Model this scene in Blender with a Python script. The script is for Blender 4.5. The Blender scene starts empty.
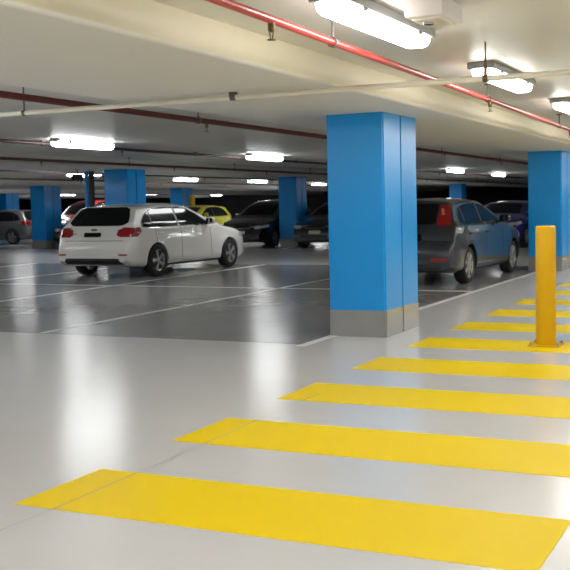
import bpy, bmesh, math, random
from mathutils import Vector, Matrix
from mathutils.bvhtree import BVHTree
random.seed(4)
PI = math.pi
C = bpy.context.scene.collection
sc = bpy.context.scene

# ------------------------------------------------------------------ materials
def nt(name):
    m = bpy.data.materials.new(name); m.use_nodes = True
    n = m.node_tree.nodes; l = m.node_tree.links
    return m, n, l, n['Principled BSDF']

def mat(name, col, rough=.5, metal=0., coat=0., noise=0., nscale=6., bump=0., bscale=40., spec=.5, rvar=0.):
    m, n, l, b = nt(name)
    b.inputs['Base Color'].default_value = (*col, 1)
    b.inputs['Roughness'].default_value = rough
    b.inputs['Metallic'].default_value = metal
    b.inputs['Coat Weight'].default_value = coat
    b.inputs['Coat Roughness'].default_value = .06
    b.inputs['Specular IOR Level'].default_value = spec
    tc = n.new('ShaderNodeTexCoord')
    if noise or rvar:
        t = n.new('ShaderNodeTexNoise'); t.inputs['Scale'].default_value = nscale
        t.inputs['Detail'].default_value = 6; t.inputs['Roughness'].default_value = .6
        l.new(tc.outputs['Object'], t.inputs['Vector'])
        if noise:
            mx = n.new('ShaderNodeMix'); mx.data_type = 'RGBA'
            mx.inputs[6].default_value = (*[c * (1 - noise) for c in col], 1)
            mx.inputs[7].default_value = (*[min(1, c * (1 + noise)) for c in col], 1)
            l.new(t.outputs['Fac'], mx.inputs[0]); l.new(mx.outputs[2], b.inputs['Base Color'])
        if rvar:
            mr = n.new('ShaderNodeMapRange')
            mr.inputs[1].default_value = .3; mr.inputs[2].default_value = .7
            mr.inputs[3].default_value = rough - rvar; mr.inputs[4].default_value = rough + rvar
            l.new(t.outputs['Fac'], mr.inputs[0]); l.new(mr.outputs[0], b.inputs['Roughness'])
    if bump:
        t2 = n.new('ShaderNodeTexNoise'); t2.inputs['Scale'].default_value = bscale
        t2.inputs['Detail'].default_value = 4
        l.new(tc.outputs['Object'], t2.inputs['Vector'])
        bp = n.new('ShaderNodeBump'); bp.inputs['Strength'].default_value = bump
        bp.inputs['Distance'].default_value = .01
        l.new(t2.outputs['Fac'], bp.inputs['Height']); l.new(bp.outputs[0], b.inputs['Normal'])
    return m

def emit(name, col, s):
    m, n, l, b = nt(name)
    b.inputs['Base Color'].default_value = (.9, .9, .9, 1)
    b.inputs['Emission Color'].default_value = (*col, 1)
    b.inputs['Emission Strength'].default_value = s
    b.inputs['Roughness'].default_value = .3
    return m

M = {}
M['floor'] = mat('pale_epoxy', (.635, .635, .635), .22, noise=.05, nscale=1.3, bump=.06, bscale=2.2)
M['bay'] = mat('grey_bay_paint', (.265, .267, .275), .215, noise=.16, nscale=1.6, bump=.06, bscale=2.2)
M['yellow'] = mat('yellow_floor_paint', (.86, .625, .0), .45, noise=.015, nscale=3, spec=.12)
M['white_line'] = mat('white_floor_paint', (.86, .86, .85), .3, noise=.06, nscale=5)
M['joint'] = mat('joint_filler', (.36, .35, .34), .6)
M['slab'] = mat('painted_concrete_soffit', (.67, .655, .605), .42, noise=.05, nscale=1.1, bump=.15, bscale=9)
M['beam'] = mat('painted_concrete_beam', (.70, .69, .65), .5, noise=.05, nscale=1.3, bump=.15, bscale=9)
M['beam_side'] = mat('yellower_beam_side', (.66, .61, .45), .5, noise=.05, nscale=1.3, bump=.15, bscale=9)
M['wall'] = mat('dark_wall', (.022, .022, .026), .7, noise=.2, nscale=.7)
M['wall_pale'] = mat('pale_wall', (.5, .49, .46), .7, noise=.05, nscale=.7)
M['blue'] = mat('blue_gloss_paint', (.004, .325, .86), .28, noise=.04, nscale=2.5, bump=.04, bscale=14)
M['groove'] = mat('joint_shadow_gap', (.01, .05, .12), .6)
M['pbase'] = mat('grey_gloss_plinth', (.27, .27, .275), .16, noise=.08, nscale=5, coat=.8)
M['bollard'] = mat('yellow_steel_paint', (.74, .42, .0), .3, noise=.06, nscale=5, spec=.3)
M['bolt'] = mat('zinc', (.45, .43, .4), .35, metal=.9)
M['red_pipe'] = mat('red_pipe_paint', (.50, .035, .03), .3, noise=.1, nscale=6)
M['dark_red'] = mat('dark_red_pipe_paint', (.115, .012, .012), .5, noise=.1, nscale=6)
M['brown_pipe'] = mat('maroon_pipe_paint', (.06, .016, .015), .4, noise=.1, nscale=6)
M['cream'] = mat('cream_conduit', (.78, .74, .62), .35, noise=.05, nscale=6)
M['bracket'] = mat('dull_steel', (.16, .15, .14), .5, metal=.6)
M['brass'] = mat('dull_brass', (.15, .11, .06), .4, metal=.7)
M['housing'] = mat('grey_lamp_housing', (.30, .31, .31), .45)
M['boxwhite'] = mat('white_enclosure', (.78, .72, .69), .4)
M['lamp_warm'] = emit('lamp_diffuser_warm', (1, .98, .93), 14)
M['lamp_cool'] = emit('lamp_diffuser_cool', (.97, .99, 1), 17)
M['glass'] = mat('dark_car_glass', (.008, .009, .010), .05, spec=.12)
M['rubber'] = mat('tyre_rubber', (.014, .014, .015), .75)
M['arch'] = mat('wheel_well_black', (.006, .006, .006), .9)
M['plastic'] = mat('black_plastic', (.016, .016, .018), .5)
M['trimblack'] = mat('black_seal', (.008, .008, .009), .4)
M['alloy'] = mat('silver_alloy', (.42, .42, .41), .3, metal=.7)
M['tail'] = mat('red_lens', (.30, .006, .008), .12, coat=1)
M['tail_clear'] = mat('orange_lens', (.62, .22, .12), .12, coat=1)
M['head'] = mat('headlamp_lens', (.55, .57, .6), .08, coat=1)
M['chrome'] = mat('chrome', (.6, .6, .6), .12, metal=1)
M['plate'] = mat('black_plate', (.004, .004, .004), .85, spec=.1)
M['plate_white'] = mat('pale_plate', (.55, .55, .5), .4)
M['camera_black'] = mat('camera_black', (.012, .012, .013), .35)
def paint(n, c, metal=0., rough=.22): return mat(n, c, rough, metal=metal, coat=.8)
M['p_white'] = paint('white_car_paint', (.80, .79, .755))
M['p_grey'] = paint('graphite_car_paint', (.040, .047, .060), .35, .25)
M['p_silver'] = paint('silver_car_paint', (.18, .18, .19), .4)
M['p_red'] = paint('red_car_paint', (.42, .014, .016))
M['p_yellow'] = paint('yellow_car_paint', (.62, .60, .02))
M['p_black'] = paint('black_car_paint', (.006, .006, .007))
M['p_dark'] = paint('charcoal_car_paint', (.016, .016, .020))
M['p_blue'] = paint('navy_car_paint', (.04, .045, .36), .2)

# ------------------------------------------------------------------ helpers
def link(name, me, parent=None, loc=None, rz=0):
    o = bpy.data.objects.new(name, me); C.objects.link(o)
    if parent: o.parent = parent
    if loc: o.location = loc
    if rz: o.rotation_euler[2] = rz
    return o
def obj(name, bm, m, parent=None, loc=None, smooth=False, rz=0):
    bmesh.ops.recalc_face_normals(bm, faces=bm.faces)
    me = bpy.data.meshes.new(name); bm.to_mesh(me); bm.free()
    for mm in (m if isinstance(m, (list, tuple)) else [m]): me.materials.append(mm)
    if smooth:
        me.polygons.foreach_set('use_smooth', [True] * len(me.polygons))
        if smooth is not True: me.set_sharp_from_angle(angle=math.radians(smooth))
    return link(name, me, parent, loc, rz)
def empty(name, loc, label, cat, group=None, rz=0):
    o = link(name, None, None, loc, rz); o.empty_display_size = .2
    return tag(o, label, cat, group)
def tag(o, label, cat, group=None):
    o['label'] = label; o['category'] = cat
    if group: o['group'] = group
    return o
def B(bm, x0, x1, y0, y1, z0, z1, bev=0, seg=2):
    t = bmesh.new() if bev else bm
    vs = [t.verts.new((x, y, z)) for x in (x0, x1) for y in (y0, y1) for z in (z0, z1)]
    for f in ((0, 1, 3, 2), (4, 6, 7, 5), (0, 4, 5, 1), (2, 3, 7, 6), (0, 2, 6, 4), (1, 5, 7, 3)):
        t.faces.new([vs[i] for i in f])
    if bev:
        bmesh.ops.recalc_face_normals(t, faces=t.faces)
        bmesh.ops.bevel(t, geom=t.edges[:], offset=bev, segments=seg, affect='EDGES', profile=.5)
        merge(bm, t)
    return bm
def merge(bm, t, mx=None):
    mp = {}
    for v in t.verts: mp[v] = bm.verts.new(mx @ v.co if mx else v.co)
    for f in t.faces:
        try: bm.faces.new([mp[v] for v in f.verts])
        except ValueError: pass
    t.free()
def cyl(bm, p, q, r, n=16, r2=None, cap=True):
    p, q = Vector(p), Vector(q); d = (q - p).normalized(); r2 = r if r2 is None else r2
    a = d.orthogonal().normalized(); b = d.cross(a)
    A = [bm.verts.new(p + (a * math.cos(2*PI*i/n) + b * math.sin(2*PI*i/n)) * r) for i in range(n)]
    D = [bm.verts.new(q + (a * math.cos(2*PI*i/n) + b * math.sin(2*PI*i/n)) * r2) for i in range(n)]
    for i in range(n): bm.faces.new((A[i], A[(i+1) % n], D[(i+1) % n], D[i]))
    if cap: bm.faces.new(A); bm.faces.new(D)
    return bm
def lathe(bm, prof, axis='z', n=32, c=(0, 0, 0), close=False):
    """prof: (radius, height) pairs"""
    R = []
    for r, h in prof:
        ring = []
        for i in range(n):
            a = 2*PI*i/n
            if axis == 'z': p = (c[0] + r*math.cos(a), c[1] + r*math.sin(a), c[2] + h)
            else: p = (c[0] + h, c[1] + r*math.cos(a), c[2] + r*math.sin(a))
            ring.append(bm.verts.new(p))
        R.append(ring)
    k = len(R)
    for j in range(k if close else k - 1):
        P, Q = R[j], R[(j+1) % k]
        for i in range(n): bm.faces.new((P[i], P[(i+1) % n], Q[(i+1) % n], Q[i]))
    if not close:
        bm.faces.new(R[0]); bm.faces.new(R[-1])
    return bm
NB = lambda: bmesh.new()
def structure(o): o['kind'] = 'structure'; return o

# ------------------------------------------------------------------ setting
X0, X1, Y0, Y1, ZS, ZB = -66., 12., -9., 82., 2.65, 2.42
SL = .004                                   # the slab falls gently away from the camera
FZ = lambda y: -SL*(y - 8)
def tilt(bm, yaw=0.):
    for v in bm.verts:
        if v.co.z > 1.5: v.co.z += FZ(v.co.y)
        v.co.x -= yaw*(v.co.y - 8)
    return bm
floor = structure(obj('floor', B(NB(), X0, X1, Y0, Y1, -.2, 0), M['floor']))
ceiling = structure(obj('ceiling', tilt(B(NB(), X0, X1, Y0, Y1, ZS, ZS + .25)), M['slab']))
def beam(xc, w=2.1, yaw=0.):
    bm = NB(); B(bm, xc - w/2, xc + w/2, Y0, Y1, ZB, ZS + .07, .035, 4)
    bm.normal_update()
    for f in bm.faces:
        if abs(f.normal.x) > .9 and xc > -5 and xc < 0: f.material_index = 1  # side faces of the main beam are yellower than its soffit
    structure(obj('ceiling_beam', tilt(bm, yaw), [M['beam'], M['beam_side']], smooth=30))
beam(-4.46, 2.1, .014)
for xc in (-15.1, -25.7, -36.3, -46.6, 5.9): beam(xc, 2.1, .012)
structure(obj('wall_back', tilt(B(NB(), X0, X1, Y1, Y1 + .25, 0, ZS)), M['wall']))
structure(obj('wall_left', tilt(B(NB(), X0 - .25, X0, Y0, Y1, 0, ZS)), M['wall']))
structure(obj('wall_right', tilt(B(NB(), X1, X1 + .25, Y0, Y1, 0, ZS)), M['wall_pale']))
structure(obj('wall_front', tilt(B(NB(), X0, X1, Y0 - .25, Y0, 0, ZS)), M['wall_pale']))

# painted floor areas and markings (children of the floor)
def bays(y0, y1, x0, x1):
    structure(obj('grey_bay_paint', B(NB(), x0, x1, y0, y1, -.01, .0015), M['bay'], floor))
bays(9.76, 22.45, -49.6, -4.55)
bays(30.45, 43.15, -49.6, -2.4)
bays(51.2, 63.9, -49.6, -2.4)
def line(x0, x1, y0, y1):
    structure(obj('white_line', B(NB(), x0, x1, y0, y1, -.01, .003), M['white_line'], floor))
line(-4.60, -4.50, 9.62, 22.45)
for i in range(1, 13):
    x = -4.55 - 3.467*i
    line(x - .05, x + .05, 9.8, 22.4)
    line(x - .05, x + .05, 30.5, 43.1)
line(-46, -4.6, 16.10, 16.2)
line(-46, -2.4, 36.75, 36.85)
for k in range(16):
    yb = 4.0 + 1.475*k
    xr = -.89 if k == 0 else -.9
    bm = NB(); B(bm, -3.495, xr, yb, yb + .735, -.01, .0025)
    structure(obj('yellow_stripe', bm, M['yellow'], floor))
bm = NB()
xx = [(-3.26 + .012*math.sin(y*1.7) + .006*math.sin(y*5.1), y) for y in [(-9 + i*.25) for i in range(66)]]
for (xa, ya), (xb, yb) in zip(xx, xx[1:]):
    w = .0038
    vs = [bm.verts.new(p) for p in ((xa-w, ya, .0032), (xa+w, ya, .0032), (xb+w, yb, .0032), (xb-w, yb, .0032))]
    bm.faces.new(vs)
structure(obj('floor_joint', bm, M['joint'], floor))

# ------------------------------------------------------------------ pillars
def pillar(x0, y0, label, w=.66, d=1.08):
    """front-left corner at (x0, y0); the side faces carry a vertical recess"""
    t = empty('pillar', (x0 + w/2, y0 + d/2, 0), label, 'pillar', 'blue painted car park pillars')
    hw, hd = w/2, d/2; ZT = ZB + FZ(y0 - .1)
    def sect(z0, z1, g, o=0.):
        bm = NB(); k = -hd + .5*d
        pts = [(-hw-o, -hd-o), (hw+o, -hd-o), (hw+o, k-.017), (hw-g, k-.017), (hw-g, k+.017), (hw+o, k+.017), (hw+o, hd+o), (-hw-o, hd+o),
               (-hw-o, k+.017), (-hw+g, k+.017), (-hw+g, k-.017), (-hw-o, k-.017)]
        a = [bm.verts.new((x, y, z0)) for x, y in pts]; b = [bm.verts.new((x, y, z1)) for x, y in pts]
        n = len(pts)
        for i in range(n): bm.faces.new((a[i], a[(i+1) % n], b[(i+1) % n], b[i]))
        bm.faces.new(a); bm.faces.new(b)
        es = [e for e in bm.edges if abs(e.verts[0].co.z - e.verts[1].co.z) > .1 and
              abs(abs(e.verts[0].co.x) - hw - o) < .001 and abs(abs(e.verts[0].co.y) - hd - o) < .001]
        bmesh.ops.bevel(bm, geom=es, offset=.018, segments=3, affect='EDGES')
        return bm
    obj('shaft', sect(.29, ZT, .05), M['blue'], t)
    obj('plinth_band', sect(0, .29, .05, .004), M['pbase'], t)
    bm = NB(); k = -hd + .5*d
    for s in (-1, 1):
        xa = s*(hw - .05); B(bm, min(xa, xa + s*.012), max(xa, xa + s*.012), k - .017, k + .017, .0, ZT)
    obj('joint_gap', bm, M['groove'], t)
    return t
GX = {0: -4.59, 1: -15.0, 2: -25.4, 3: -36.0, 4: -46.2}
GY = {0: 10.49, 1: 20.86, 2: 31.2, 3: 41.55, 4: 51.9, 5: 62.2}
PL = {(0, 0): 'big blue pillar with grey plinth standing nearest, in front of the dark hatchback',
      (0, 1): 'blue pillar behind the yellow bollard at the right edge',
      (1, 1): 'blue pillar rising directly behind the white hatchback',
      (1, 2): 'blue pillar between the black van and the charcoal car',
      (2, 2): 'blue pillar between the far silver hatchback and the red car',
      (2, 3): 'distant blue pillar just left of the yellow car, over the white roof',
      (3, 3): 'far blue pillar above the silver hatchback at the left edge',
      (2, 4): 'sliver of distant blue pillar beside the black van roof',
      (1, 4): 'small far blue pillar seen above the dark hatchback roof',
      }
for (i, j), lab in PL.items():
    x = GX[i]
    if (i, j) == (0, 1): x = -4.775
    x -= {(1, 2): .42, (2, 2): .42, (2, 3): .78, (3, 3): .6, (1, 4): .9}.get((i, j), 0)
    pillar(x, GY[j], lab, d=1.08 if i == 0 else (.82 if i == 1 else 1.0))

# blue downpipe beside the pillar behind the white car + its dark camera
t = empty('downpipe', (-15.36, 20.80, 0), 'blue and black drain pipe beside the pillar behind the white hatchback', 'pipe')
obj('blue_pipe', cyl(NB(), (-.11, 0, 0), (-.11, 0, ZB + FZ(20) - .02), .05, 16), M['blue'], t, smooth=30)
obj('black_pipe', cyl(NB(), (.04, .0, 0), (.04, .0, ZB + FZ(20) - .02), .07, 16), M['plastic'], t, smooth=30)
for z in (.6, 1.5, 2.2): obj('pipe_clip', B(NB(), -.18, .36, .06, .085, z, z + .04), M['bracket'], t)
t = empty('security_camera', (-15.2, 20.1, ZB + FZ(20.1)), 'small black security camera hanging from the beam left of the white car pillar', 'camera')
obj('mount', cyl(cyl(NB(), (0, 0, -.01), (0, 0, .0), .05), (0, 0, -.12), (0, 0, 0), .014), M['bracket'], t, smooth=30)
bm = NB(); B(bm, -.07, .07, -.16, .14, -.25, -.11, .03, 3); obj('camera_body', bm, M['camera_black'], t, smooth=40)
obj('lens', cyl(NB(), (0, -.19, -.18), (0, -.155, -.18), .04), M['glass'], t, smooth=30)

t = empty('guard_post', (-25.22, 41.95, .0015), 'thin yellow post standing beside the small distant pillar left of the yellow car', 'post')
obj('post', lathe(NB(), [(.13, .012), (.13, 1.9), (.10, 1.93)], n=24), M['bollard'], t, smooth=35)
obj('base_plate', B(NB(), -.18, .18, -.18, .18, 0, .014, .004, 1), M['bollard'], t, smooth=30)

# ------------------------------------------------------------------ bollard
t = empty('bollard', (-2.20, 10.36, .0025), 'round yellow steel bollard standing on the yellow floor stripes', 'bollard')
obj('post', lathe(NB(), [(.098, .012), (.098, 1.165), (.094, 1.178), (.085, 1.184)], n=48), M['bollard'], t, smooth=35)
bm = NB(); B(bm, -.155, .155, -.135, .135, 0, .014, .004, 1); obj('base_plate', bm, M['bollard'], t, smooth=30)
for sx in (-1, 1):
    for sy in (-1, 1):
        obj('anchor_bolt', lathe(NB(), [(.016, .014), (.016, .03), (.009, .031), (.009, .042)], n=6, c=(sx*.128, sy*.108, 0)), M['bolt'], t)

# ------------------------------------------------------------------ ceiling lights
def light(x, y, label, warm=False, group='weatherproof strip lights on the ceiling'):
    L = .79
    t = empty('ceiling_light', (x, y, ZS + FZ(y)), label, 'ceiling light', group); t.rotation_euler[0] = -SL
    bm = NB(); hw0 = .118 if warm else .08; B(bm, -hw0, hw0, -L - .025, L + .025, -.062, 0, .012, 2)
    obj('housing', bm, M['housing'], t, smooth=40)
    bm = NB(); n = 14; hw, h = .10, .085
    ys = [-L - .02, -L - .005, -L + .03, -L + .08, 0, L - .08, L - .03, L + .005, L + .02]
    sc_ = [.45, .72, .93, 1, 1, 1, .93, .72, .45]
    rings = []
    for yy, s in zip(ys, sc_):
        pts = [(-hw*s, -.045)]
        for i in range(n + 1):
            a = PI*i/n
            ca, sa = math.cos(a), math.sin(a)
            pts.append((-hw*s*math.copysign(abs(ca)**.6, ca), -.055 - (h - .005)*s*sa**.7))
        pts.append((hw*s, -.045))
        rings.append([bm.verts.new((px, yy, pz)) for px, pz in pts])
    for P, Q in zip(rings, rings[1:]):
        for i in range(len(P)): bm.faces.new((P[i], P[(i+1) % len(P)], Q[(i+1) % len(P)], Q[i]))
    bm.faces.new(rings[0]); bm.faces.new(rings[-1])
    obj('diffuser', bm, M['lamp_warm' if warm else 'lamp_cool'], t, smooth=50)
    if y < 26 and label:
        for yy in (-.5, .5):
            for s in (-1, 1): obj('clip', B(NB(), s*.1 - .013, s*.1 + .013, yy - .03, yy + .03, -.08, -.035), M['bracket'], t)
    return t
LT = [(-2.38, 6.3, 'large glowing strip light nearest, beside the red pipe at the top', True),
      (-2.45, 9.75, 'glowing strip light at upper right behind the conduit hanger', True),
      (-2.5, 13.4, 'strip light half out of view at the right edge', True),
      (-11.0, 14.75, 'bright strip light at left, nearest over the white hatchback', False),
      (-11.0, 21.6, 'bright strip light hanging left of the big blue pillar', False),
      (-20.15, 27.0, 'strip light in front of the downpipe behind the white hatchback', False),
      (-21.0, 40.5, 'strip light above the black van, near its pillar', False),
      (-21.3, 35.0, 'small far strip light right of the pillar behind the white hatchback', False),
      (-41.8, 63.8, 'tiny far strip light just right of the white hatchback pillar', False),
      (-44.0, 77.2, 'tiny far strip light above the yellow car', False),
      (-31.8, 39.7, 'small strip light between a blue pillar and the security camera', False),
      (-43.5, 56.3, 'faintest tiny strip light over the red car, lower than its neighbour', False),
      (-22.8, 51.0, 'far strip light cut off by the left side of the big pillar', False),
      (-53.1, 60.7, 'tiny strip light at the far left edge', False),
      (-10.8, 36.0, 'left one of two far strip lights above the dark hatchback', False),
      (-11.05, 43.0, 'right one of two far strip lights above the dark hatchback', False)]
for a in LT: light(*a)
# unseen strip lights added as fill, outside the frame and behind the beams
fill_lights = [(-2.45, 17, 1), (-2.45, 20.5, 1), (-2.45, 24, 1), (-7.9, 6, 0), (-7.9, 2, 0), (-7.9, -2, 0), (-11, 8.6, 0), (-2.45, 2.9, 1), (-2.45, -.6, 1), (-2.45, -4.2, 1)]
fill_lights += [(.8, -5 + 3.4*k, 1) for k in range(12)] + [(-17.0, yy, 0) for yy in (17, 22.5, 46, 52, 58)] + [(-28.5, 34 + 6*k, 0) for k in range(6)]
fill_lights += [(4, -5 + 4.5*k, 1) for k in range(8)] + [(8.5, -3 + 5*k, 1) for k in range(8)]
fill_lights += [(-11, -5 + 5*k, 0) for k in range(3)] + [(-19.5, -4 + 5*k, 0) for k in range(5)]
fill_lights += [(-28, 1 + 6*k, 0) for k in range(5)] + [(-36.5, 5 + 7*k, 0) for k in range(5)] + [(4, 36 + 7*k, 0) for k in range(6)]
for x, y, w in fill_lights:
    light(x, y, 'added fill strip light, unseen outside the frame or behind a beam', bool(w), 'unseen strip lights added for fill')

# white emergency box next to the nearest light
t = empty('ceiling_emergency_light', (-1.97, 6.17, ZS + FZ(6.1)), 'white emergency light box on the ceiling beside the nearest strip light', 'emergency light')
bm = NB(); B(bm, -.12, .115, -.21, .21, -.115, 0, .01, 2); obj('housing', bm, M['boxwhite'], t, smooth=40)
bm = NB(); B(bm, -.09, .085, -.16, .16, -.127, -.11, .005, 1); obj('lens_cover', bm, M['cream'], t, smooth=40)
obj('lamp', lathe(NB(), [(.03, -.14), (.035, -.13), (.035, -.12)], n=16, c=(-.02, -.05, 0)), M['chrome'], t, smooth=40)

# ------------------------------------------------------------------ pipes
def pipe(x, y0, y1, z, r, label, heads, hangs, group='red sprinkler pipes under the ceiling', m='dark_red', yaw=.016):
    t = empty('sprinkler_pipe', (x + yaw*(8 - y0), y0, z + FZ(y0)), label, 'pipe', group); t.rotation_euler[0] = -SL; t.rotation_euler[2] = yaw
    obj('pipe_run', cyl(NB(), (0, 0, 0), (0, y1 - y0, 0), r, 20), M[m], t, smooth=30)
    for hy in hangs:
        bm = NB(); y = hy - y0
        cyl(bm, (0, y, r), (0, y, ZS - z), .008, 8)
        lathe(bm, [(r + .002, -.018), (r + .009, -.018), (r + .009, .018), (r + .002, .018)], 'x', 20, (0, 0, 0), True)
        for v in bm.verts[16:]:
            v.co = Vector((v.co.y, v.co.x + y, v.co.z))
        B(bm, -.03, .03, y - .03, y + .03, ZS - z - .012, ZS - z)
        obj('hanger', bm, M['bracket'], t)
    for hy in heads:
        y = hy - y0; bm = NB()
        lathe(bm, [(.016, -r - .045), (.02, -r - .03), (.02, -r + .01)], n=12, c=(0, y, 0))
        for s in (-1, 1): cyl(bm, (s*.012, y, -r - .04), (s*.006, y, -r - .085), .004, 6)
        lathe(bm, [(.026, -r - .09), (.026, -r - .085)], n=12, c=(0, y, 0))
        obj('sprinkler_head', bm, M['brass'], t, smooth=30)
fr = lambda a, s, n: [a + s*i for i in range(n)]
pipe(-2.75, -6, 60, 2.49, .025, 'bright red sprinkler pipe running past the nearest strip light', [5.35, 10.75, 16, 21], [6.3, 10.65, 15, 19, 24], m='red_pipe', yaw=.034)
pipe(-6.30, -6, 76, 2.48, .032, 'dark red sprinkler pipe running behind the cream conduit to the big pillar', fr(10.95, 5, 9), fr(10.75, 5, 9))
pipe(-11.35, -6, 76, 2.595, .03, 'red sprinkler pipe beside the lights over the white hatchback', fr(16.6, 5.2, 9), fr(14.2, 5.2, 9), m='brown_pipe')
pipe(-13.6, -6, 76, 2.49, .03, 'red sprinkler pipe just in front of the white hatchback pillar', fr(17, 5.2, 9), fr(15, 5.2, 9), m='brown_pipe')
pipe(-17.4, -6, 76, 2.49, .03, 'red sprinkler pipe just behind the white hatchback pillar', fr(20, 5.2, 9), fr(19, 5.2, 9), m='brown_pipe')
pipe(-21.6, -6, 76, 2.49, .03, 'farthest red sprinkler pipe, beyond the white hatchback pillar', fr(24, 5.2, 8), fr(22, 5.2, 8), m='brown_pipe')

t = empty('conduit', (-20, 7.88, 2.375), 'thin cream conduit crossing under the ceiling from edge to edge', 'conduit')
obj('conduit_run', cyl(NB(), (0, 0, 0), (26, 0, 0), .023, 16), M['cream'], t, smooth=30)
for hx in (-6.55,):
    bm = NB(); x = hx + 20
    cyl(bm, (x, 0, .02), (x, 0, .27), .007, 8); lathe(bm, [(.021, x - .016), (.028, x - .016), (.028, x + .016), (.021, x + .016)], 'x', 16, close=True)
    B(bm, x - .02, x + .02, -.03, .03, .262, .275); obj('hanger', bm, M['bracket'], t)
bm = NB(); x = -4.30 + 20; B(bm, x - .035, x + .035, -.014, .014, .0, .06); lathe(bm, [(.0205, x - .026), (.027, x - .026), (.027, x + .026), (.0205, x + .026)], 'x', 16, close=True)
obj('saddle_clamp', bm, M['bracket'], t)
bm = NB(); x = -2.12 + 20; cyl(bm, (x, 0, .02), (x, 0, .275), .007, 8); cyl(bm, (x, 0, -.02), (x, 0, .11), .014, 10)
lathe(bm, [(.021, x - .018), (.029, x - .018), (.029, x + .018), (.021, x + .018)], 'x', 16, close=True); obj('hanger', bm, M['brass'], t)
bm = NB(); x = -.2 + 20; cyl(bm, (x, 0, .02), (x, 0, .275), .007, 8); obj('hanger', bm, M['brass'], t)

# ------------------------------------------------------------------ cars
def interp(tab, y):
    if y <= tab[0][0]: return tab[0][1]
    for (a, za), (b, zb) in zip(tab, tab[1:]):
        if y <= b:
            return za + (zb - za)*(y - a)/(b - a)
    return tab[-1][1]
def sm(t): t = max(0, min(1, t)); return t*t*(3 - 2*t)

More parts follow.
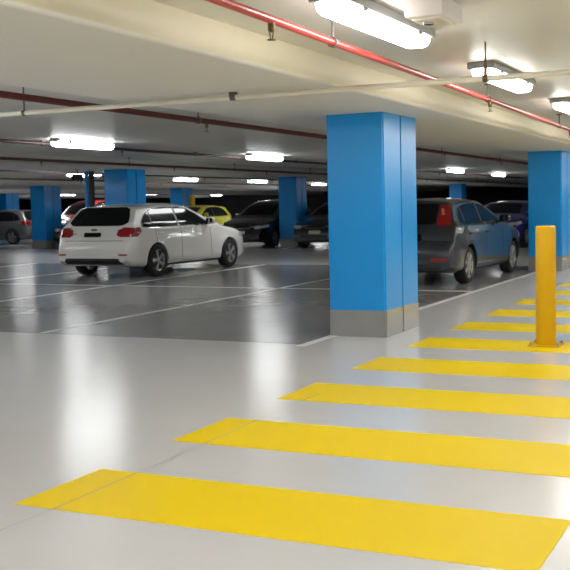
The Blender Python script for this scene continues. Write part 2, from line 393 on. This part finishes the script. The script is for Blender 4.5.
class Body:
    def __init__(s, spec):
        s.s = spec; s.wb = spec['wb']; s.W = spec['W']
        s.top = spec['top']; s.bot = spec['bot']; s.ya, s.yb = s.top[0][0], s.top[-1][0]
        s.belt = spec.get('belt', .95); s.k = spec.get('k', .5)
    def half(s, y, z):
        W = s.W
        d = y - s.ya; q = .34
        if d < q: W *= 1 - s.s.get('rr', .12)*(1 - d/q)**2.2
        d = s.yb - y; q = .75
        if d < q: W *= 1 - .20*(1 - d/q)**2.2
        if z < .36: W *= .94 + .06*sm((z - .18)/.18)
        if z > .62: W *= 1 - .018*sm((z - .62)/.3)
        if z > s.belt: W *= 1 - .06*sm((z - s.belt)/.06) - s.k*max(0, z - s.belt - .02)
        for yw in (0, s.wb):
            W += .016*math.exp(-(((y - yw)/.36)**4 + ((z - .45)/.32)**4)) if z > .2 else 0
        # side feature line
        W += .006*math.exp(-((z - .80)/.035)**2) if s.ya + .3 < y < s.wb + .3 else 0
        return W
    def build(s, name, m, parent, holes=True):
        ys = []
        for a, b in zip(s.top, s.top[1:]):
            n = max(1, int(math.ceil((b[0] - a[0])/.07)))
            if abs(b[1] - a[1]) > .12: n = max(n, 3)
            ys += [a[0] + (b[0] - a[0])*i/n for i in range(n)]
        ys.append(s.yb)
        # light smoothing of the roof line
        def zt(y):
            h = .05 if (s.ya + .12 < y < s.yb - .1) else .006
            return sum(interp(s.top, y + o*h)*w for o, w in ((-1, .25), (0, .5), (1, .25)))
        bm = NB(); rings = []
        for y in ys:
            b, t = interp(s.bot, y), zt(y); t = max(t, b + .05); H = t - b
            crown = min(.035, H*.12); te = t - crown
            r = min(.085, H*.3)
            pts = [(0, b), (.45, b)]
            w0 = s.half(y, b + .02); pts += [(w0 - .06, b), (w0 - .012, b + min(.03, H*.1))]
            zlo, zhi = b + min(.06, H*.18), te - r
            N = 15
            for i in range(N + 1):
                z = zlo + (zhi - zlo)*i/N
                pts.append((s.half(y, z), z))
            wt = s.half(y, zhi); rx = min(.15, wt*.3) if t > s.belt + .12 else .09
            for i in range(1, 6):
                a = i/5*PI/2
                pts.append((wt - rx*(1 - math.cos(a)), zhi + r*math.sin(a)))
            xe = wt - rx
            for i in range(1, 8):
                u = 1 - i/7
                pts.append((xe*u, te + crown*(1 - u*u)))
            ring = [bm.verts.new((x, y, z)) for x, z in pts] + [bm.verts.new((-x, y, z)) for x, z in pts[-2:0:-1]]
            rings.append(ring)
        for P, Q in zip(rings, rings[1:]):
            n = len(P)
            for i in range(n): bm.faces.new((P[i], P[(i+1) % n], Q[(i+1) % n], Q[i]))
        bm.faces.new(rings[0]); bm.faces.new(rings[-1])
        bmesh.ops.recalc_face_normals(bm, faces=bm.faces)
        s.bvh = BVHTree.FromBMesh(bm)
        o = obj(name, bm, m, parent, smooth=38)
        cut = NB()
        for yw in (0, s.wb):
            for sd in (-1, 1):
                cyl(cut, (sd*.52, yw, .32), (sd*1.3, yw, .32), s.s.get('arch', .375), 40)
        c = obj('cutter', cut, m, parent)
        md = o.modifiers.new('arches', 'BOOLEAN'); md.operation = 'DIFFERENCE'; md.object = c; md.solver = 'EXACT'
        bpy.context.view_layer.update()
        dg = bpy.context.evaluated_depsgraph_get()
        me = bpy.data.meshes.new_from_object(o.evaluated_get(dg))
        o.modifiers.clear(); old = o.data; o.data = me; me.name = name
        bpy.data.objects.remove(c); bpy.data.meshes.remove(old)
        me.polygons.foreach_set('use_smooth', [True]*len(me.polygons)); me.set_sharp_from_angle(angle=math.radians(38))
        s.o = o
        return o
    def patch(s, name, view, poly, m, parent, off=.004, n=14, rows=14, side=1):
        """a skin following the body: poly is (a, b) with b = height (for 'top': b = y)"""
        bs = [p[1] for p in poly]; b0, b1 = min(bs) + 1e-4, max(bs) - 1e-4
        levels = sorted(set([b0 + (b1 - b0)*j/rows for j in range(rows + 1)] + [min(max(b, b0), b1) for b in bs]))
        bm = NB(); grid = []
        for b in levels:
            xs = []
            for (pa, pb), (qa, qb) in zip(poly, poly[1:] + poly[:1]):
                if (pb - b)*(qb - b) <= 0 and abs(pb - qb) > 1e-9: xs.append(pa + (qa - pa)*(b - pb)/(qb - pb))
            if len(xs) < 2: continue
            a0, a1 = min(xs), max(xs); row = []
            for i in range(n + 1):
                a = a0 + (a1 - a0)*i/n
                if view == 'side': org, d = Vector((side*3, a, b)), Vector((-side, 0, 0))
                elif view == 'rear': org, d = Vector((a, s.ya - 2, b)), Vector((0, 1, 0))
                elif view == 'front': org, d = Vector((a, s.yb + 2, b)), Vector((0, -1, 0))
                else: org, d = Vector((a, b, 4)), Vector((0, 0, -1))
                h = s.bvh.ray_cast(org, d)
                if view == 'rear' and (h[0] is None or h[0].y > s.ya + .62): h = s.bvh.find_nearest(Vector((a, s.ya + .16, b)))
                if view == 'front' and (h[0] is None or h[0].y < s.yb - .62): h = s.bvh.find_nearest(Vector((a, s.yb - .16, b)))
                if h[0] is None: h = s.bvh.find_nearest(org + d*(2 if view == 'rear' else 2.1))
                row.append((h[0].copy(), h[1].copy()))
            grid.append(row)
        O = [[bm.verts.new(p + nn*off) for p, nn in r] for r in grid]
        I = [[bm.verts.new(p - nn*.006) for p, nn in r] for r in grid]
        R, K = len(O), n
        for j in range(R - 1):
            for i in range(K):
                bm.faces.new((O[j][i], O[j][i+1], O[j+1][i+1], O[j+1][i]))
                bm.faces.new((I[j][i+1], I[j][i], I[j+1][i], I[j+1][i+1]))
        for i in range(K):
            for j in (0, R - 1): bm.faces.new((O[j][i], O[j][i+1], I[j][i+1], I[j][i]))
        for j in range(R - 1):
            for i in (0, K): bm.faces.new((O[j][i], O[j+1][i], I[j+1][i], I[j][i]))
        return obj(name, bm, m, parent, smooth=50)
    def at(s, view, a, b, side=1):
        if view == 'side': h = s.bvh.ray_cast(Vector((side*3, a, b)), Vector((-side, 0, 0)))
        elif view == 'rear': h = s.bvh.ray_cast(Vector((a, s.ya - 2, b)), Vector((0, 1, 0)))
        elif view == 'front': h = s.bvh.ray_cast(Vector((a, s.yb + 2, b)), Vector((0, -1, 0)))
        else: h = s.bvh.ray_cast(Vector((a, b, 4)), Vector((0, 0, -1)))
        return h[0], h[1]

def rpoly(x0, x1, z0, z1, c=.02, skew=0):
    return [(x0 + c, z0), (x1 - c, z0), (x1, z0 + c), (x1 + skew, z1 - c), (x1 - c + skew, z1), (x0 + c - skew, z1), (x0 - skew, z1 - c), (x0, z0 + c)]

def wheels(t, wb, tr, R=.315, spokes=5, double=True, arch=.375):
    for y in (0, wb):
        for sd in (-1, 1):
            c = (sd*tr/2, y, R)
            bm = NB(); w = .10
            lathe(bm, [(.226, -w), (.28, -w - .008), (R - .018, -w + .002), (R, -w*.6), (R, w*.6), (R - .018, w - .002), (.28, w + .008), (.226, w)], 'x', 40, c, True)
            tyre = obj('wheel', bm, M['rubber'], t, smooth=40)
            bm = NB()
            xo = sd*.085
            lathe(bm, [(.222, -.09), (.232, -.09), (.232, .09), (.222, .095), (.212, .085), (.207, 0)], 'x', 40, c, True)
            for i in range(spokes):
                for off in ((-.11, .11) if double else (0,)):
                    a = 2*PI*i/spokes + .3
                    tmp = NB()
                    B(tmp, -.014, .014, -.021 if double else -.035, .021 if double else .035, .03, .222, .006, 1)
                    mx = Matrix.Translation((c[0] + xo, c[1], c[2])) @ Matrix.Rotation(a + off, 4, 'X')
                    merge(bm, tmp, mx)
            lathe(bm, [(.02, .018), (.06, .012), (.065, -.02)] if sd > 0 else [(.02, -.018), (.06, -.012), (.065, .02)], 'x', 20, (c[0] + xo, c[1], c[2]))
            obj('rim', bm, M['alloy'], tyre, smooth=35)
            obj('brake_disc', lathe(NB(), [(.14, -.012), (.14, .012)], 'x', 28, (c[0] + sd*.03, c[1], c[2])), M['bracket'], tyre, smooth=30)
            # dark inner liner of the arch
            bm = NB(); n = 40; xi, xo2 = sd*.525, sd*(tr/2 + .03)
            A = [bm.verts.new((xi, y + (arch - .004)*math.cos(2*PI*i/n), .32 + (arch - .004)*math.sin(2*PI*i/n))) for i in range(n)]
            D = [bm.verts.new((xo2, y + (arch - .004)*math.cos(2*PI*i/n), .32 + (arch - .004)*math.sin(2*PI*i/n))) for i in range(n)]
            for i in range(n):
                if A[i].co.z > .2 and A[(i+1) % n].co.z > .2: bm.faces.new((A[i], A[(i+1) % n], D[(i+1) % n], D[i]))
            bm.faces.new([v for v in A])
            for v in A:
                if v.co.z < .2: v.co.z = .2
            for v in [v for v in D if not v.link_faces]: bm.verts.remove(v)
            obj('wheel_arch_liner', bm, M['arch'], t, smooth=40)

def mirror(b, t, y, z, m, side):
    p, n = b.at('side', y, z, side)
    bm = NB()
    B(bm, p.x - side*.02 if side > 0 else p.x - .08, p.x + .08 if side > 0 else p.x + .02, y - .03, y + .04, z - .015, z + .03)
    obj('mirror_arm', bm, M['plastic'], t)
    tmp = NB(); bmesh.ops.create_uvsphere(tmp, u_segments=20, v_segments=12, radius=1)
    for v in tmp.verts:
        k = v.co.copy()
        for i in range(3): k[i] = math.copysign(abs(k[i])**.7, k[i])
        v.co = Vector((p.x + side*.155 + k.x*.105, y + k.y*.065 + .02*abs(k.x), z + .065 + k.z*.075))
    mir = obj('wing_mirror', tmp, m, t, smooth=True)
    bm = NB(); B(bm, p.x + side*.155 - .08, p.x + side*.155 + .08, y - .058, y - .05, z + .015, z + .115, .006, 1)
    obj('mirror_glass', bm, M['glass'], mir)

def handles(b, t, ys, z, m, side):
    for y in ys:
        p, n = b.at('side', y, z, side)
        bm = NB(); xa = p.x - .004 if side > 0 else p.x - .026
        B(bm, xa, xa + .03, y - .085, y + .085, z - .014, z + .014, .008, 2)
        obj('door_handle', bm, m, t, smooth=40)

def car(spec, pm, loc, rz, label, cat, name, group=None):
    t = empty(name, loc, label, cat, group, rz)
    b = Body(spec); b.build('body', pm, t)
    wheels(t, spec['wb'], spec['tr'], spec.get('R', .315), arch=spec.get('arch', .375), **spec.get('wheel', {}))
    for sd in (-1, 1):
        big = spec['glass_all']
        b.patch('window_surround', 'side', big, M['trimblack'], t, .003, 26, 12, sd)
        for g in spec['glass_side']: b.patch('side_window', 'side', g, M['glass'], t, .006, 16, 10, sd)
        for y0, y1, z0, z1 in spec['seams']:
            b.patch('door_gap', 'side', [(y0 - .006, z0), (y0 + .006, z0), (y1 + .006, z1), (y1 - .006, z1)], M['trimblack'], t, .0015, 1, 12, sd)
        sk = spec.get('sill')
        b.patch('sill_trim', 'side', [(.40, .205), (spec['wb'] - .4, .205), (spec['wb'] - .4, sk or .25), (.40, sk or .25)], M['plastic'], t, .004, 20, 2, sd)
        mirror(b, t, spec['mirror'][0], spec['mirror'][1], pm, sd)
        handles(b, t, spec['handles'], spec['handle_z'], pm, sd)
    b.patch('rear_window', 'rear', spec['glass_rear'], M['glass'], t, .005, 24, 14)
    b.patch('windscreen', 'top' if spec.get('ws_top', True) else 'front', spec['glass_front'], M['glass'], t, .005, 20, 16)
    for sd in (-1, 1):
        for nm, view, poly, mm in spec['lamps']:
            pl = [(a*sd, z) for a, z in poly] if view in ('rear', 'front', 'top') else poly
            b.patch(nm, view, pl, M[mm], t, .008, 12, 10, sd)
    for nm, view, poly, mm, off in spec['extra']:
        b.patch(nm, view, poly, M[mm] if isinstance(mm, str) else mm, t, off, 18, 8)
    return t, b

sw = [(-.42, 1.0), (-.36, 1.1), (-.2, 1.24), (.05, 1.335), (.4, 1.375), (.95, 1.375), (1.3, 1.335), (1.62, 1.20), (1.98, 1.01), (2.0, .985), (1.2, .965), (.3, .965), (-.3, .98)]
IMP = dict(wb=2.645, W=.87, tr=1.60, belt=.95, k=.43, R=.32,
    top=[(-.87, .46), (-.868, .58), (-.86, .69), (-.83, .735), (-.775, .80), (-.745, .94), (-.70, 1.02), (-.44, 1.34), (-.38, 1.415), (-.25, 1.43), (.1, 1.452), (.6, 1.468), (1.0, 1.462),
         (1.35, 1.425), (1.75, 1.27), (2.33, 1.01), (2.5, .965), (2.9, .90), (3.2, .83), (3.38, .745), (3.48, .62), (3.52, .5)],
    bot=[(-.87, .36), (-.7, .26), (-.4, .22), (0, .2), (2.645, .2), (3.3, .2), (3.52, .3)],
    glass_all=sw,
    glass_side=[[(-.36, 1.01), (-.31, 1.12), (-.16, 1.24), (-.04, 1.29), (-.04, .985), (-.3, .995)],
                [(-.01, 1.30), (.1, 1.335), (.4, 1.36), (.80, 1.365), (.80, .98), (-.01, .98)],
                [(.87, 1.362), (1.0, 1.36), (1.3, 1.32), (1.6, 1.19), (1.9, 1.02), (1.9, .995), (.87, .98)]],
    seams=[(-.0, -.02, .62, .97), (.84, .84, .3, .97), (1.93, 1.9, .3, .97), (.38, .18, .3, .62)],
    sill=.25, mirror=(1.78, 1.0), handles=(.12, 1.02), handle_z=.85,
    glass_rear=[(-.58, 1.035), (-.50, 1.025), (.50, 1.025), (.58, 1.035), (.67, 1.09), (.64, 1.2), (.56, 1.35), (.45, 1.385), (-.45, 1.385), (-.56, 1.35), (-.64, 1.2), (-.67, 1.09)],
    glass_front=[(-.60, 2.28), (.60, 2.28), (.50, 1.46), (-.50, 1.46)],
    lamps=[('tail_light', 'rear', [(.50, .85), (.58, .81), (.84, .81), (.84, .985), (.66, .995), (.52, .95)], 'tail'),
           ('tail_light', 'side', [(-.76, .82), (-.62, .81), (-.50, .89), (-.46, .985), (-.70, .995)], 'tail'),
           ('reflector', 'rear', [(.60, .455), (.78, .455), (.78, .485), (.60, .485)], 'tail'),
           ('headlight', 'side', [(3.02, .68), (3.42, .63), (3.42, .72), (3.1, .79)], 'head')],
    extra=[('lower_bumper', 'rear', [(-.66, .28), (.66, .28), (.60, .40), (-.60, .40)], 'plastic', .006),
           ('tailgate_gap', 'rear', [(-.66, .735), (.66, .735), (.66, .745), (-.66, .745)], 'bracket', .002),
           ('number_plate', 'rear', rpoly(-.23, .15, .815, .895, .008), 'plate', .02),
           ('emblem', 'rear', [(-.115, .95), (-.07, .928), (.01, .928), (.055, .95), (.01, .972), (-.07, .972)], 'bracket', .012),
           ('lettering', 'rear', [(-.52, .865), (-.40, .865), (-.40, .885), (-.52, .885)], 'alloy', .006)])
fw = [(-.36, 1.08), (-.3, 1.2), (-.1, 1.33), (.2, 1.385), (.5, 1.405), (.95, 1.4), (1.25, 1.36), (1.6, 1.22), (2.0, 1.04), (2.0, 1.01), (1.2, 1.0), (.3, 1.0), (-.25, 1.05)]
FOC = dict(wb=2.64, W=.90, tr=1.56, belt=.98, k=.46, R=.32, wheel=dict(spokes=7, double=False),
    top=[(-.79, .48), (-.786, .6), (-.775, .70), (-.74, .76), (-.68, .80), (-.655, .95), (-.61, 1.03), (-.38, 1.38), (-.33, 1.45), (-.2, 1.47), (.2, 1.492), (.8, 1.5), (1.2, 1.47),
         (1.7, 1.31), (2.3, 1.06), (2.5, .99), (2.9, .92), (3.2, .84), (3.4, .74), (3.50, .6), (3.54, .48)],
    bot=[(-.79, .27), (-.6, .22), (0, .2), (2.64, .2), (3.3, .2), (3.54, .3)],
    glass_all=fw,
    glass_side=[[(-.31, 1.09), (-.25, 1.2), (-.08, 1.315), (-.02, 1.335), (-.02, 1.03), (-.22, 1.06)],
                [(.02, 1.345), (.2, 1.37), (.5, 1.39), (.86, 1.388), (.86, 1.015), (.02, 1.02)],
                [(.93, 1.385), (1.25, 1.345), (1.57, 1.21), (1.93, 1.05), (1.93, 1.02), (.93, 1.015)]],
    seams=[(-.02, -.02, .66, 1.0), (.89, .89, .3, 1.0), (1.95, 1.95, .3, 1.0), (.38, .18, .3, .66)],
    sill=.25, mirror=(1.78, 1.03), handles=(.12, 1.02), handle_z=.87,
    glass_rear=[(-.44, 1.05), (.44, 1.05), (.48, 1.1), (.47, 1.38), (.42, 1.40), (-.42, 1.40), (-.47, 1.38), (-.48, 1.1)],
    glass_front=[(-.62, 2.25), (.62, 2.25), (.52, 1.42), (-.52, 1.42)],
    lamps=[('tail_light', 'rear', [(.52, 1.02), (.76, 1.02), (.74, 1.12), (.66, 1.36), (.52, 1.36), (.50, 1.15)], 'tail'),
           ('tail_light_lens', 'rear', [(.56, 1.20), (.62, 1.20), (.58, 1.31), (.53, 1.31)], 'tail_clear'),
           ('reflector', 'rear', [(.46, .42), (.74, .42), (.74, .485), (.46, .485)], 'tail'),
           ('headlight', 'side', [(3.0, .70), (3.4, .66), (3.4, .74), (3.1, .81)], 'head')],
    extra=[('lower_bumper', 'rear', [(-.66, .27), (.66, .27), (.66, .34), (-.66, .34)], 'plastic', .006),
           ('number_plate', 'rear', rpoly(-.26, .26, .78, .88, .008), 'plate', .02),
           ('tailgate_gap', 'rear', [(-.66, .735), (.66, .735), (.66, .745), (-.66, .745)], 'trimblack', .002)])
def stretch(sp, fy, fx, fz=1., **kw):
    s = dict(sp); s.update(wb=sp['wb']*fy, W=sp['W']*fx, tr=sp['tr']*fx, belt=sp['belt']*fz, handle_z=sp['handle_z']*fz)
    Y = lambda p: [(y*fy, z*fz) for y, z in p]
    def V(view, p): return Y(p) if view == 'side' else [(a*fx, b*(fy if view == 'top' else fz)) for a, b in p]
    for k in ('top', 'glass_all'): s[k] = Y(sp[k])
    s['bot'] = [(y*fy, z) for y, z in sp['bot']]
    s['glass_side'] = [Y(g) for g in sp['glass_side']]
    s['glass_rear'] = V('rear', sp['glass_rear']); s['glass_front'] = V('top', sp['glass_front'])
    s['seams'] = [(a*fy, b*fy, c*fz, d*fz) for a, b, c, d in sp['seams']]
    s['mirror'] = (sp['mirror'][0]*fy, sp['mirror'][1]*fz); s['handles'] = [h*fy for h in sp['handles']]
    s['lamps'] = [(n, v, V(v, p), m) for n, v, p, m in sp['lamps']]
    s['extra'] = [(n, v, V(v, p), m, o) for n, v, p, m, o in sp['extra']]
    s.update(kw); return s
def variant(base, dz=0, grille=True, **kw):
    """same family of body, roof raised by dz, with a front end for cars seen from the front"""
    s = dict(base); s.update(kw)
    up = lambda z: z + dz*sm((z - .9)/.5)
    s['top'] = [(y, up(z)) for y, z in base['top']]
    s['glass_all'] = [(y, up(z)) for y, z in base['glass_all']]
    s['glass_side'] = [[(y, up(z)) for y, z in g] for g in base['glass_side']]
    s['glass_rear'] = [(x, up(z)) for x, z in base['glass_rear']]
    s['k'] = base['k']/(1 + dz*1.6)
    s['extra'] = base['extra'] + ([('grille', 'front', [(-.42, .60), (.42, .60), (.50, .70), (-.50, .70)], 'plastic', .006),
        ('grille_bar', 'front', [(-.38, .64), (.38, .64), (.38, .665), (-.38, .665)], 'chrome', .012),
        ('air_intake', 'front', [(-.46, .34), (.46, .34), (.46, .45), (-.46, .45)], 'plastic', .006),
        ('front_plate', 'front', rpoly(-.2, .2, .48, .58, .006), 'plate_white', .02)] if grille else [])
    s['lamps'] = [l for l in base['lamps'] if l[0] != 'headlight'] + [('headlight', 'front', [(.52, .64), (.70, .64), (.70, .74), (.60, .75), (.50, .70)], 'head'),
        ('headlight', 'side', [(3.05, .70), (3.42, .66), (3.42, .72), (3.1, .79)], 'head')]
    return s

R_ = math.radians
imp, _ = car(stretch(IMP, 1.125, 1.12, 1.055, R=.34, arch=.395), M['p_white'], (-12.99, 18.56, .0015), R_(-1.5), 'white hatchback parked at left of the big blue pillar, seen from behind', 'car', 'hatchback_car')
foc, _ = car(stretch(FOC, 1.03, 1.0), M['p_grey'], (-5.95, 17.72, .0015), R_(-2), 'dark grey-blue hatchback parked behind the big blue pillar', 'car', 'hatchback_car')
FL = PI
def facing(spec, pm, x, nose, label, name, dx=0):
    ln = spec['top'][-1][0]
    return car(spec, pm, (x, nose + ln, .0015), FL, label, 'car', name)
facing(variant(FOC, .10), M['p_black'], -16.45, 30.3, 'black car parked facing out, left of a blue pillar beyond the white hatchback nose', 'parked_car')
facing(variant(FOC, .02), M['p_dark'], -13.6, 30.0, 'charcoal car parked facing out between two blue pillars, half hidden by the big one', 'parked_car')
facing(variant(IMP, .0), M['p_yellow'], -23.5, 36.9, 'bright yellow car whose roof shows over the white hatchback bonnet', 'parked_car')
facing(variant(FOC, .15), M['p_black'], -23.45, 30.4, 'black car mostly hidden behind the white hatchback, nearer than the red car', 'parked_car')
facing(variant(FOC, .34), M['p_red'], -29.8, 37.7, 'tall red car showing between a blue pillar and the white hatchback roof', 'parked_car')
facing(variant(IMP, -.09), M['p_blue'], -8.1, 30.4, 'navy blue car seen past the bonnet of the dark hatchback', 'parked_car')
facing(variant(FOC, 0), M['p_dark'], -5.6, 30.9, 'dark car just visible between the navy car and the right pillar', 'parked_car')
car(variant(IMP, 0), M['p_silver'], (-29.45, 35.2, .0015), R_(90), 'silver hatchback seen from the side at the far left edge', 'car', 'hatchback_car')

# ------------------------------------------------------------------ camera, world, view
cam = bpy.data.cameras.new('camera'); co = bpy.data.objects.new('camera', cam); C.objects.link(co)
cam.sensor_width = 36; cam.sensor_fit = 'HORIZONTAL'; cam.lens = 36*1044/570; cam.clip_end = 300
cam.dof.use_dof = True; cam.dof.focus_distance = 9.5; cam.dof.aperture_fstop = 5.6
Rm = Matrix(((0.8989059703396497, -0.013025576976757077, 0.437947931645025),
             (0.4375028647616535, 0.08063778291685378, -0.8955940996297378),
             (-0.023649520356220047, 0.9966583578692736, 0.07818451174141713)))
co.matrix_world = Matrix.Translation((0, 0, 1.47)) @ Rm.to_4x4()
sc.camera = co
w = bpy.data.worlds.new('world'); sc.world = w; w.use_nodes = True
w.node_tree.nodes['Background'].inputs[0].default_value = (.02, .02, .02, 1)
sc.view_settings.view_transform = 'Standard'; sc.view_settings.look = 'None'
sc.view_settings.gamma = 1; sc.view_settings.use_curve_mapping = False
sc.view_settings.exposure = 0.68
